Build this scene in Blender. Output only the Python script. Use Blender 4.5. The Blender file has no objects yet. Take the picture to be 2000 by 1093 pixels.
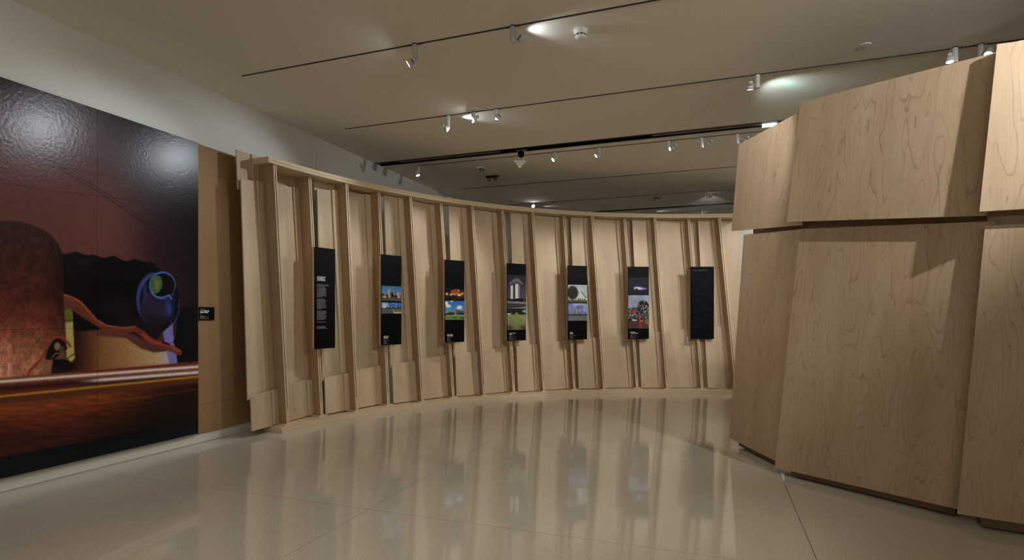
import bpy, math, random
import numpy as np
from mathutils import Vector, Matrix
random.seed(7)
S = bpy.context.scene
COL = S.collection

# ------------------------------------------------------------------ camera
F, HZ, EYE = 1096.0, 614.0, 1.5
YAW = math.atan2(392, 1096)
cam = bpy.data.objects.new('camera', bpy.data.cameras.new('camera'))
COL.objects.link(cam)
cam.location = (0, 0, EYE)
cam.rotation_euler = (math.pi / 2, 0, YAW)
cam.data.sensor_width = 36
cam.data.lens = F / 2000 * 36
cam.data.shift_y = (HZ - 546.5) / 2000
cam.data.clip_end = 200
S.camera = cam
# ------------------------------------------------------------------ light and exposure
S.view_settings.view_transform = 'Standard'
S.view_settings.look = 'None'
S.view_settings.exposure = 0.03
S.view_settings.gamma = 1
S.view_settings.use_curve_mapping = False
w = bpy.data.worlds.new('world'); S.world = w
w.use_nodes = True
w.node_tree.nodes['Background'].inputs[0].default_value = (0.02, 0.02, 0.02, 1)
S.cycles.use_denoising = True
S.cycles.max_bounces = 8
S.cycles.diffuse_bounces = 5
CEIL = 4.18
LAMPC = (1.0, 0.96, 0.915)
COOL = (0.86, 0.93, 1.0)

def spot(name, loc, target, watt, deg=60, blend=.6, col=LAMPC, rad=.03, parent=None):
    L = bpy.data.lights.new(name, 'SPOT')
    L.energy = watt; L.spot_size = math.radians(deg); L.spot_blend = blend
    L.color = col; L.shadow_soft_size = rad
    o = bpy.data.objects.new(name, L); COL.objects.link(o)
    o.location = loc
    o.rotation_euler = (Vector(target) - Vector(loc)).to_track_quat('-Z', 'Y').to_euler()
    return o

# unseen spots, a few inferred from shadows, the rest added fill: (x, y, z), target, watt, cone
for loc, tgt, wt, dg in (
    ((2.90, 2.95, 3.98), (1.5, 4.95, 3.35), 350, 74),     # on the tall shingled panels
    ((0.05, 4.915, 3.98), (0.35, 6.7, 2.8), 78, 56),
    ((-2.0, 2.95, 3.98), (-5.6, 2.9, 2.0), 50, 66),      # on the mural
    ((-0.35, 4.915, 3.98), (-1.0, 5.6, 0.0), 55, 84),  # this and the next rows: added fill for floor and hall
    ((-1.9, 2.95, 3.98), (-2.2, 3.6, 0.0), 50, 90),
    ((-3.9, 2.95, 3.98), (-3.9, 3.5, 0.0), 45, 84),
    ((0.4, 2.95, 3.98), (-1.2, 3.5, 0.0), 60, 66),
    ((-2.6, 0.9, 3.98), (-5.6, 1.4, 3.9), 16, 100),
    ((-1.5, 0.9, 3.98), (-1.5, 1.2, 0.0), 45, 100),
    ((0.4, 0.9, 3.98), (-.4, 1.4, 0.0), 50, 70),
    ((3.2, -1.2, 3.98), (3.2, -1.6, 0.0), 34, 110),
    ((0.0, -1.2, 3.98), (0.0, -1.4, 0.0), 34, 110),
    ((-3.2, -1.6, 3.98), (-3.2, -1.6, 0.0), 34, 110),
    ((1.75, 8.955, 3.98), (-1.15, 11.2, 1.7), 125, 54),  # this and the next: inferred from the display panel shadows
    ((2.5, 8.955, 3.98), (-.1, 11.6, 1.7), 120, 54),
    ((3.6, 8.955, 3.98), (4.0, 9.4, 0.0), 60, 100),  # this and the rows below: added fill behind the walls
    ((-3.9, 10.93, 3.98), (-4.5, 10.3, 0.0), 45, 70),
    ((-1.0, 12.9, 3.98), (-1.4, 13.2, 0.0), 50, 90),        # added fill behind the panels
    ((1.6, 10.93, 3.98), (1.0, 12.3, 1.8), 60, 90),
):
    spot('unseen_spot_beam', loc, tgt, wt, dg)

# added area light behind the viewer, only there to brighten the ceiling
_L = bpy.data.lights.new('ceiling_fill', 'AREA'); _L.shape = 'RECTANGLE'; _L.size = 5; _L.size_y = .5; _L.energy = 55; _L.color = (1, .95, .88)
_o = bpy.data.objects.new('ceiling_fill', _L); COL.objects.link(_o); _o.location = (1.5, -4.6, 2.9)
_o.rotation_euler = (Vector((0, 4.5, CEIL)) - Vector((1.5, -4.6, 2.9))).to_track_quat('-Z', 'Y').to_euler()

# ------------------------------------------------------------------ geometry helpers
FW = Vector((-math.sin(YAW), math.cos(YAW), 0)); RT = Vector((math.cos(YAW), math.sin(YAW), 0))
def ray(u, v): return FW + RT * ((u - 1000) / F) + Vector((0, 0, (HZ - v) / F))
def onz(u, v, z):
    d = ray(u, v); return Vector((0, 0, EYE)) + d * ((z - EYE) / d.z)
def onx(u, v, x):
    d = ray(u, v); return Vector((0, 0, EYE)) + d * (x / d.x)

def setp(o, label=None, cat=None, group=None, kind=None):
    if label: o['label'] = label
    if cat: o['category'] = cat
    if group: o['group'] = group
    if kind: o['kind'] = kind
    return o
def empty(name, loc=(0, 0, 0), rz=0, **k):
    o = bpy.data.objects.new(name, None); COL.objects.link(o)
    o.location = loc; o.rotation_euler = (0, 0, rz); o.empty_display_size = .1
    return setp(o, **k)
def link(name, me, parent=None, mats=(), loc=None, rz=0, **k):
    o = bpy.data.objects.new(name, me); COL.objects.link(o)
    for m in mats: me.materials.append(m)
    if parent: o.parent = parent
    if loc is not None: o.location = loc
    o.rotation_euler = (0, 0, rz)
    return setp(o, **k)

class MB:
    """collects hexahedra with a grain UV (metres across, metres along) and material slots"""
    def __init__(s): s.v = []; s.f = []; s.uv = []; s.mi = []; s.sm = []
    def face(s, pts, uvs=None, mi=0, smooth=False):
        b = len(s.v); s.v += [tuple(p) for p in pts]; s.f.append(tuple(range(b, b + len(pts))))
        s.uv += uvs or [(0, 0)] * len(pts); s.mi.append(mi); s.sm.append(smooth)
    def hexa(s, f, b, off=(0, 0), mi=0, me=1):
        """f,b: four corners (lower-left, lower-right, upper-right, upper-left) front and back"""
        f = [Vector(p) for p in f]; b = [Vector(p) for p in b]
        W = (f[1] - f[0]).length; H = (f[3] - f[0]).length; T = (b[0] - f[0]).length
        o = off
        q = [(o[0], o[1]), (o[0] + W, o[1]), (o[0] + W, o[1] + H), (o[0], o[1] + H)]
        s.face(f, q, mi)
        s.face([b[1], b[0], b[3], b[2]], [q[1], q[0], q[3], q[2]], mi)
        for i, j, L in ((0, 1, W), (1, 2, H), (2, 3, W), (3, 0, H)):
            s.face([f[i], b[i], b[j], f[j]], [(0, 0), (T, 0), (T, L), (0, L)], me)
    def box(s, lo, hi, mi=0, me=None, off=(0, 0)):
        x0, y0, z0 = lo; x1, y1, z1 = hi
        s.hexa([(x0, y0, z0), (x1, y0, z0), (x1, y0, z1), (x0, y0, z1)], [(x0, y1, z0), (x1, y1, z0), (x1, y1, z1), (x0, y1, z1)], off, mi, mi if me is None else me)
    def lathe(s, prof, n=20, mi=0, mat=None, cap=True):
        """prof: (r, z) from start to end round the Z axis; mat: Matrix to place it"""
        M = mat or Matrix()
        rings = [[M @ Vector((r * math.cos(2 * math.pi * k / n), r * math.sin(2 * math.pi * k / n), z)) for k in range(n)] for r, z in prof]
        b = len(s.v)
        for R in rings: s.v += [tuple(p) for p in R]
        for i in range(len(rings) - 1):
            for k in range(n):
                k2 = (k + 1) % n
                s.f.append((b + i * n + k, b + i * n + k2, b + (i + 1) * n + k2, b + (i + 1) * n + k))
                s.uv += [(0, 0)] * 4; s.mi.append(mi); s.sm.append(True)
        if cap:
            for i in (0, len(rings) - 1):
                s.f.append(tuple(b + i * n + k for k in range(n))); s.uv += [(0, 0)] * n; s.mi.append(mi); s.sm.append(False)
        return s
    def build(s, name, mats, parent=None, origin=None, **k):
        me = bpy.data.meshes.new(name)
        og = Vector(origin) if origin is not None else Vector((0, 0, 0))
        me.from_pydata([tuple(Vector(p) - og) for p in s.v], [], s.f)
        uv = me.uv_layers.new(name='grain')
        uv.data.foreach_set('uv', [c for p in s.uv for c in p])
        me.polygons.foreach_set('material_index', s.mi)
        me.polygons.foreach_set('use_smooth', s.sm)
        import bmesh
        bm = bmesh.new(); bm.from_mesh(me)
        bmesh.ops.remove_doubles(bm, verts=bm.verts, dist=1e-5)
        bmesh.ops.recalc_face_normals(bm, faces=bm.faces)
        bm.to_mesh(me); bm.free()
        if not isinstance(mats, (list, tuple)): mats = [mats]
        o = link(name, me, parent, mats, **k)
        o.location = og if parent is None else og
        return o

def tube(pts, r, name, m, parent=None, n=8, **k):
    b = MB(); pts = [Vector(p) for p in pts]
    rings = []
    for i, p in enumerate(pts):
        d = (pts[min(i + 1, len(pts) - 1)] - pts[max(i - 1, 0)]).normalized()
        a = d.orthogonal().normalized() if i == 0 else (rings[-1][1] - d * rings[-1][1].dot(d)).normalized()
        c = d.cross(a)
        rings.append(([p + (a * math.cos(t) + c * math.sin(t)) * r for t in [2 * math.pi * q / n for q in range(n)]], a))
    for i in range(len(rings) - 1):
        for q in range(n):
            b.face([rings[i][0][q], rings[i][0][(q + 1) % n], rings[i + 1][0][(q + 1) % n], rings[i + 1][0][q]], smooth=True)
    b.face(rings[0][0]); b.face(rings[-1][0])
    return b.build(name, m, parent, **k)

# ------------------------------------------------------------------ materials
def srgb(c): return tuple(((x / 255) / 12.92 if x / 255 <= .04045 else ((x / 255 + .055) / 1.055) ** 2.4) for x in c)
class NT:
    def __init__(s, name):
        s.m = bpy.data.materials.new(name); s.m.use_nodes = True
        s.t = s.m.node_tree; s.b = s.t.nodes['Principled BSDF']
    def n(s, typ, **k):
        nd = s.t.nodes.new(typ)
        for a, v in k.items():
            if a.startswith('i_'): nd.inputs[a[2:].replace('_', ' ')].default_value = v
            else: setattr(nd, a, v)
        return nd
    def l(s, a, b): s.t.links.new(a, b)
    def math(s, op, a, b=None, c=None):
        nd = s.n('ShaderNodeMath', operation=op)
        for i, x in enumerate((a, b, c)):
            if x is None: continue
            if hasattr(x, 'links'): s.l(x, nd.inputs[i])
            else: nd.inputs[i].default_value = x
        return nd.outputs[0]
    def mix(s, fac, a, b, typ='MIX'):
        nd = s.n('ShaderNodeMix', data_type='RGBA', blend_type=typ)
        for sock, x in ((nd.inputs[0], fac), (nd.inputs[6], a), (nd.inputs[7], b)):
            if hasattr(x, 'links'): s.l(x, sock)
            else: sock.default_value = x if isinstance(x, (int, float)) else (*x, 1) if len(x) == 3 else x
        return nd.outputs[2]
    def noise(s, vec, scale, detail=3, rough=.5):
        nd = s.n('ShaderNodeTexNoise', i_Scale=scale, i_Detail=detail, i_Roughness=rough)
        s.l(vec, nd.inputs['Vector']); return nd.outputs['Fac']
    def ramp(s, fac, stops):
        nd = s.n('ShaderNodeValToRGB'); e = nd.color_ramp.elements
        while len(e) < len(stops): e.new(.5)
        for el, (p, c) in zip(e, stops): el.position = p; el.color = (*c, 1) if len(c) == 3 else c
        s.l(fac, nd.inputs[0]); return nd.outputs[0]
    def scaled(s, vec, sc):
        nd = s.n('ShaderNodeMapping'); nd.inputs['Scale'].default_value = sc; s.l(vec, nd.inputs[0]); return nd.outputs[0]
    def bump(s, h, strength=.1, dist=.01):
        nd = s.n('ShaderNodeBump', i_Strength=strength, i_Distance=dist); s.l(h, nd.inputs['Height']); s.l(nd.outputs[0], s.b.inputs['Normal'])
def plain(name, c, rough=.6, metal=0, spec=.5):
    t = NT(name); t.b.inputs['Base Color'].default_value = (*srgb(c), 1)
    t.b.inputs['Roughness'].default_value = rough; t.b.inputs['Metallic'].default_value = metal
    t.b.inputs['Specular IOR Level'].default_value = spec
    co = t.n('ShaderNodeTexCoord'); f = t.noise(co.outputs['Object'], 40, 2)
    t.l(t.mix(f, tuple(x * .94 for x in srgb(c)), tuple(min(1, x * 1.05) for x in srgb(c))), t.b.inputs['Base Color'])
    return t.m
def wood(name, light, dark, lines=0.0, line_c=(120, 85, 50), rough=.5, spots=0.0):
    t = NT(name); uv = t.n('ShaderNodeUVMap', uv_map='grain').outputs[0]
    oi = t.n('ShaderNodeObjectInfo')
    addv = t.n('ShaderNodeVectorMath', operation='ADD'); t.l(uv, addv.inputs[0])
    cb = t.n('ShaderNodeCombineXYZ'); t.l(t.math('MULTIPLY', oi.outputs['Random'], 37.0), cb.inputs[0]); t.l(t.math('MULTIPLY', oi.outputs['Random'], 91.0), cb.inputs[1])
    t.l(cb.outputs[0], addv.inputs[1]); v = addv.outputs[0]
    broad = t.noise(t.scaled(v, (5, .8, 1)), 1.0, 3)
    fine = t.noise(t.scaled(v, (90, 2.5, 1)), 1.0, 4, .6)
    col = t.mix(t.ramp(broad, [(.3, (0, 0, 0)), (.7, (1, 1, 1))]), srgb(dark), srgb(light))
    col = t.mix(t.math('MULTIPLY', t.ramp(fine, [(.35, (1, 1, 1)), (.65, (0, 0, 0))]), .16), col, srgb(line_c))
    if lines:
        base = t.noise(t.scaled(v, (3.8, .7, 1)), 1.0, 2.0, .5)
        jag = t.noise(t.scaled(v, (34, 9, 1)), 1.0, 2, .5)
        s = t.math('FRACT', t.math('ADD', t.math('MULTIPLY', base, 15.0), t.math('MULTIPLY', jag, .55)))
        ln = t.ramp(s, [(0, (1, 1, 1)), (.04, (.6, .6, .6)), (.14, (.16, .16, .16)), (.45, (0, 0, 0)), (.965, (0, 0, 0)), (1, (1, 1, 1))])
        msk = t.ramp(t.noise(t.scaled(v, (7, 1.6, 1)), 1.0, 2), [(.35, (.25, .25, .25)), (.62, (1, 1, 1))])
        col = t.mix(t.math('MULTIPLY', t.math('MULTIPLY', ln, msk), lines), col, srgb(line_c))
    if spots:
        vo = t.n('ShaderNodeTexVoronoi', i_Scale=1.0); t.l(t.scaled(v, (4.5, 2.2, 1)), vo.inputs['Vector'])
        k = t.ramp(vo.outputs['Distance'], [(0, (1, 1, 1)), (.035, (.8, .8, .8)), (.07, (0, 0, 0))])
        pick = t.math('GREATER_THAN', t.noise(t.scaled(v, (3, 1.5, 1)), 1.0, 1), .56)
        col = t.mix(t.math('MULTIPLY', t.math('MULTIPLY', k, pick), spots), col, srgb((110, 70, 42)))
    hue = t.n('ShaderNodeHueSaturation'); t.l(col, hue.inputs['Color'])
    t.l(t.math('ADD', t.math('MULTIPLY', oi.outputs['Random'], .16), .92), hue.inputs['Value'])
    t.l(hue.outputs[0], t.b.inputs['Base Color'])
    t.b.inputs['Roughness'].default_value = rough; t.b.inputs['Specular IOR Level'].default_value = .35
    t.bump(fine, .06, .002)
    return t.m
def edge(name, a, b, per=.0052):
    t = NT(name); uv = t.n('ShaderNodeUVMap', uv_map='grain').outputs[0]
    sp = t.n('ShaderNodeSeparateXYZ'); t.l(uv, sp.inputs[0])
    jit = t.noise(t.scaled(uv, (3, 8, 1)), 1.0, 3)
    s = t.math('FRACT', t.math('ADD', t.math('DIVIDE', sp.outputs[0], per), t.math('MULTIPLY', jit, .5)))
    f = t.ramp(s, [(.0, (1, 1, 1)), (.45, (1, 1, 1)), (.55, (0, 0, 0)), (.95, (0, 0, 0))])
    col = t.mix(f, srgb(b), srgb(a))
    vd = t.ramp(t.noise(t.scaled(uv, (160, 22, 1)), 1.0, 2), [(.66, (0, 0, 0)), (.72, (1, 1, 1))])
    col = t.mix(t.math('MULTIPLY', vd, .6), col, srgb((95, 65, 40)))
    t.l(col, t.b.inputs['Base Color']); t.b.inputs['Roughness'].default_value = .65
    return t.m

M_BIRCH = wood('birch_plywood', (221, 202, 174), (205, 184, 153), lines=.12, line_c=(165, 120, 80), rough=.5, spots=.6)
M_RIB = wood('rib_plywood', (190, 165, 136), (172, 146, 118), lines=.22, line_c=(135, 92, 60), rough=.5, spots=.5)  # shade of the rib flanks partly put into this darker tone
M_MAPLE = wood('maple_plywood', (208, 188, 160), (193, 170, 141), lines=.62, line_c=(140, 104, 74), rough=.42)
M_EDGE = edge('plywood_edge', (242, 228, 196), (206, 178, 138))
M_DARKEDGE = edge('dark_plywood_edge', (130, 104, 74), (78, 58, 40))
M_KRAFT = plain('kraft_hardboard', (156, 123, 84), .7)
M_WALL = plain('wall_paint', (232, 233, 228), .8, spec=.25)
M_CEIL = plain('ceiling_paint', (238, 232, 220), .9, spec=.2)
M_BASEB = plain('baseboard_paint', (222, 220, 206), .5)
M_BLACK = plain('black_face', (4, 4, 7), .5, spec=.14)
M_BMETAL = plain('black_metal', (14, 15, 20), .4)
M_SLOT = plain('slot_grey', (120, 112, 100), .6)
M_LAMP = plain('lamp_white', (205, 205, 202), .45)
M_WHITE = plain('white_plastic', (228, 228, 224), .45)
M_GREY = plain('grey_metal', (120, 120, 118), .4, .6)
M_TEXT = plain('white_lettering', (235, 238, 240), .6)
M_TEXTG = plain('grey_lettering', (140, 142, 146), .6)
M_CHALK = plain('chalk_lines', (70, 80, 96), .8)
M_NAVY = plain('navy_edge', (12, 18, 40), .5)
M_STRING = plain('grey_string', (60, 55, 50), .8)
def emit(name, c, s):
    t = NT(name); t.b.inputs['Base Color'].default_value = (0, 0, 0, 1)
    t.b.inputs['Emission Color'].default_value = (*c, 1); t.b.inputs['Emission Strength'].default_value = s
    return t.m
M_LENS = emit('lamp_lens', (.9, .95, 1), 9)
M_LENSHOT = emit('lamp_lens_bright', (.95, .97, 1), 45)
M_LED = emit('led_strip', (.75, 1, 1), 5)
M_LEDY = emit('indicator', (.9, .95, 0), 1.5)

def floor_mat():
    t = NT('terrazzo'); g = t.n('ShaderNodeNewGeometry').outputs['Position']
    a = t.noise(g, 1.3, 3); b = t.noise(g, 150, 2, .7); c = t.noise(g, 85, 2, .6)
    col = t.mix(a, srgb((200, 193, 176)), srgb((212, 205, 188)))
    col = t.mix(t.ramp(b, [(.54, (0, 0, 0)), (.63, (.75, .75, .75))]), col, srgb((120, 108, 88)))
    col = t.mix(t.ramp(c, [(.6, (0, 0, 0)), (.7, (.3, .3, .3))]), col, srgb((222, 214, 192)))
    t.l(col, t.b.inputs['Base Color'])
    t.b.inputs['Roughness'].default_value = .06
    t.b.inputs['Specular IOR Level'].default_value = .85
    t.bump(t.noise(g, 1.8, 2), .02, .02)
    return t.m
M_FLOOR = floor_mat()
M_JOINT = plain('floor_joint', (92, 84, 70), .6)

def print_mat(name, rough, spec, bump=0.0, gain=1.0):
    t = NT(name); a = t.n('ShaderNodeVertexColor', layer_name='print')
    t.l(a.outputs[0], t.b.inputs['Base Color'])
    t.b.inputs['Roughness'].default_value = rough; t.b.inputs['Specular IOR Level'].default_value = spec
    if bump:
        g = t.n('ShaderNodeNewGeometry').outputs['Position']; t.bump(t.noise(g, 38, 3), bump, .004)
    return t.m
M_MURAL = print_mat('mural_print', .25, .36, .3)
M_PHOTO = print_mat('photo_print', .45, .3)

# ------------------------------------------------------------------ the room
floor = MB(); floor.box((-5.9, -5.4, -.10), (8.2, 19.4, -.026))
fl = floor.build('floor', M_JOINT, kind='structure')
XJ = [-5.64, -2.5, .6, 3.7, 6.8, 8.0]; YJ = [-5.3, -2.3, .7, 3.7, 6.7, 9.72, 12.7, 15.7, 19.2]
slabs = {}
for i in range(len(XJ) - 1):
    for j in range(len(YJ) - 1):
        a, b = XJ[i + 1] - XJ[i], YJ[j + 1] - YJ[j]
        key = (round(a, 3), round(b, 3))
        if key not in slabs:
            q = MB(); g = .0022
            q.box((g, g, -.026), (a - g, b - g, 0))
            o = q.build('floor_slab', M_FLOOR, fl); slabs[key] = o.data
        else:
            o = link('floor_slab', slabs[key], fl)
        o.location = (XJ[i], YJ[j], 0)

def wallbox(name, lo, hi, m=M_WALL, **k):
    b = MB(); b.box(lo, hi); return b.build(name, m, kind='structure', **k)
b = MB(); b.box((-5.84, -5.3, 0), (-5.64, 6.985, CEIL)); b.box((-5.84, 6.991, 0), (-5.64, 19.3, CEIL)); b.box((-5.84, 6.98, 0), (-5.65, 7.0, CEIL))
b.build('wall_left', M_WALL, kind='structure')
wallbox('wall_back', (-5.64, 19.1, 0), (8.0, 19.3, CEIL))
wallbox('wall_front', (-5.64, -5.4, 0), (8.0, -5.2, CEIL))
wallbox('wall_right', (7.9, -5.2, 0), (8.1, 19.1, CEIL))
wallbox('wall_stub', (.50, 12.3, 0), (3.4, 12.45, CEIL))
# baseboard strip below the mural with a shadow reveal
b = MB(); b.box((-5.64, -5.2, .012), (-5.632, 6.0, .108)); b.build('baseboard_left', M_BASEB, kind='structure')
# ceiling in slabs, open at the two black slots
b = MB(); SL = ((8.54, 8.74), (14.45, 14.60))
ys = [-5.4, SL[0][0], SL[0][1], SL[1][0], SL[1][1], 19.3]
for i in (0, 2, 4): b.box((-5.84, ys[i], CEIL), (8.1, ys[i + 1], CEIL + .2))
ce = b.build('ceiling', M_CEIL, kind='structure')
for i, (y0, y1) in enumerate(SL):
    x0 = -5.64 if i == 0 else -2.95
    b = MB(); b.box((x0, y0, CEIL + .10), (8.0, y1, CEIL + .2)); b.box((x0, y0 - .012, CEIL - .006), (8, y0 + .012, CEIL + .1)); b.box((x0, y1 - .012, CEIL - .006), (8, y1 + .012, CEIL + .1))
    if i: b.box((-5.64, y0, CEIL - .001), (x0, y1, CEIL + .1), mi=1)
    t = b.build('trim_%d' % (i + 1), [M_BMETAL, M_CEIL], kind='structure')
    if i == 0:
        for xa, xb in ((-5.2, -3.3), (-.85, 1.9)):
            q = MB(); q.box((xa, y0 + .075, CEIL + .0), (xb, y1 - .075, CEIL + .04)); q.build('slot_insert', M_SLOT, t)
        q = MB(); q.box((.66, y0 + .07, CEIL - .03), (.84, y1 - .05, CEIL - .004)); q.build('light_strip', M_LED, t)

# ------------------------------------------------------------------ the curved rib wall
CX, CY = 1.205, 5.024
CB = (6.4571, .1012, -.0424, -.1266); CT = (6.4836, -.236, .2332, -.0089)
ZB, ZT = .093, 3.375
def rmid(co, a):
    t = a - 2.3; return co[0] + co[1] * t + co[2] * t * t + co[3] * t ** 3
def cyl(deg, off, z, w=None):
    """point of the wall: angle, distance behind the mean rib front, height"""
    a = math.radians(deg)
    w = (z - ZB) / (ZT - ZB)
    r = (1 - w) * rmid(CB, a) + w * rmid(CT, a) + off
    return Vector((CX + r * math.cos(a), CY + r * math.sin(a), z))
AB = [172.84, 167.15, 162.34, 156.71, 151.57, 145.84, 140.92, 135.26, 130.29, 124.56, 119.58, 113.58, 108.66, 102.68, 97.3]
AT = [174.95, 169.3, 164.36, 158.62, 153.93, 148.18, 143.12, 137.32, 132.22, 126.2, 121.4, 115.41, 110.34, 104.43, 99.56]
wall = empty('rib_partition', (CX, CY, 0), label='long curved plywood stud wall with leaning double ribs and a laminated top rail', cat='partition', kind='thing')
WO = Vector((CX, CY, 0))
def bw(mb, name, mats, parent=wall, **k):
    if parent is wall: return mb.build(name, mats, parent, origin=None, **k)
    return mb.build(name, mats, parent, **k)
wall.location = (0, 0, 0)
def rnd(): return (random.uniform(0, 50), random.uniform(0, 50))
def up(v, dz): return Vector((v.x, v.y, v.z + dz))
for i in range(15):
    s = -.045 if i % 2 == 0 else .045
    dl = math.radians(min(max((i - 5) * 1.35, 0), 11))
    P = []
    for A, z in ((AB[i], ZB), (AT[i], ZT)):
        p = cyl(A, s, z)
        a = math.radians(A) + dl
        P.append((p, Vector((math.cos(a), math.sin(a), 0)), Vector((math.sin(a), -math.cos(a), 0))))
    (pb, nb, tb), (pt, nt, tt) = P
    DEP = .27
    def ply(o0, o1, d0=0, d1=DEP, z1=1.0):
        pt2 = pb.lerp(pt, z1); tt2 = tb.lerp(tt, z1); nt2 = nb.lerp(nt, z1)
        m = MB()
        # broad faces are the sides: front/back of the hexa run along the depth
        fr = [pb + nb * d0 + tb * o0, pb + nb * d1 + tb * o0, pt2 + nt2 * d1 + tt2 * o0, pt2 + nt2 * d0 + tt2 * o0]
        bk = [pb + nb * d0 + tb * o1, pb + nb * d1 + tb * o1, pt2 + nt2 * d1 + tt2 * o1, pt2 + nt2 * d0 + tt2 * o1]
        m.hexa(fr, bk, rnd(), 0, 1); return m
    rib = ply(0, .018).build('rib', [M_RIB, M_EDGE], wall)
    ply(.030, .048).build('ply_board', [M_RIB, M_EDGE], rib)
    ply(.0185, .0295, .004, DEP, .055).build('spacer_block', [M_EDGE, M_EDGE], rib)
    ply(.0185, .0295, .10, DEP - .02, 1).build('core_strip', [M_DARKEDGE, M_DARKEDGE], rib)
    pad = MB()
    c0 = pb - tb * .05 - nb * .03; c1 = pb + tb * .098 - nb * .03
    c2 = c1 + nb * (DEP + .03); c3 = c0 + nb * (DEP + .03)
    pad.hexa([up(c, -.018) for c in (c0, c1, c2, c3)], [c0, c1, c2, c3], rnd(), 0, 1)
    pad.build('foot_pad', [M_BIRCH, M_EDGE], rib)

def strip(a0, a1, offs, z0, z1, name, mats, co, jit=0.0, seg=64, parent=wall):
    """curved laminate layer between two distances from the mean rib front"""
    m = MB(); L = 0; prev = None
    o_in, o_out = offs
    wz = ZB if co == 'b' else ZT
    for k in range(seg + 1):
        A = a0 + (a1 - a0) * k / seg
        q = cyl(A, o_in + jit, wz); o = cyl(A, o_out, wz)
        cur = [Vector((q.x, q.y, z0)), Vector((q.x, q.y, z1)), Vector((o.x, o.y, z1)), Vector((o.x, o.y, z0))]
        if prev:
            d = (cur[0] - prev[0]).length; H = z1 - z0; D = (cur[2] - cur[1]).length
            m.face([prev[0], cur[0], cur[1], prev[1]], [(0, L), (0, L + d), (H, L + d), (H, L)], 1, True)
            m.face([prev[1], cur[1], cur[2], prev[2]], [(0, L), (0, L + d), (D, L + d), (D, L)], 0, True)
            m.face([prev[2], cur[2], cur[3], prev[3]], [(0, L), (0, L + d), (H, L + d), (H, L)], 1, True)
            m.face([prev[3], cur[3], cur[0], prev[0]], [(0, L), (0, L + d), (D, L + d), (D, L)], 0, True)
            L += d
        else:
            m.face(cur, [(0, 0), (z1 - z0, 0), (z1 - z0, .3), (0, .3)], 1)
        prev = cur
    m.face(prev, [(0, 0), (z1 - z0, 0), (z1 - z0, .3), (0, .3)], 1)
    o = m.build(name, mats, parent)
    # sharp corners between faces, smooth along the curve
    o.data.set_sharp_from_angle(angle=math.radians(40))
    return o
for k in range(4):   # laminated top rail, four layers
    z = 3.377 + k * .0185
    strip(175.75, 96.3, (-.062, .285), z, z + .0182, 'rail_layer', [M_BIRCH, M_EDGE], 't', (0, .004, -.003, .002)[k])
for k in range(4):   # plinth, four layers
    z = .001 + k * .0185
    strip(173.9, 95.4, (-.085, .235), z, z + .0183, 'plinth_layer', [M_BIRCH, M_EDGE], 'b', (0, -.003, .003, 0)[k])

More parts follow.
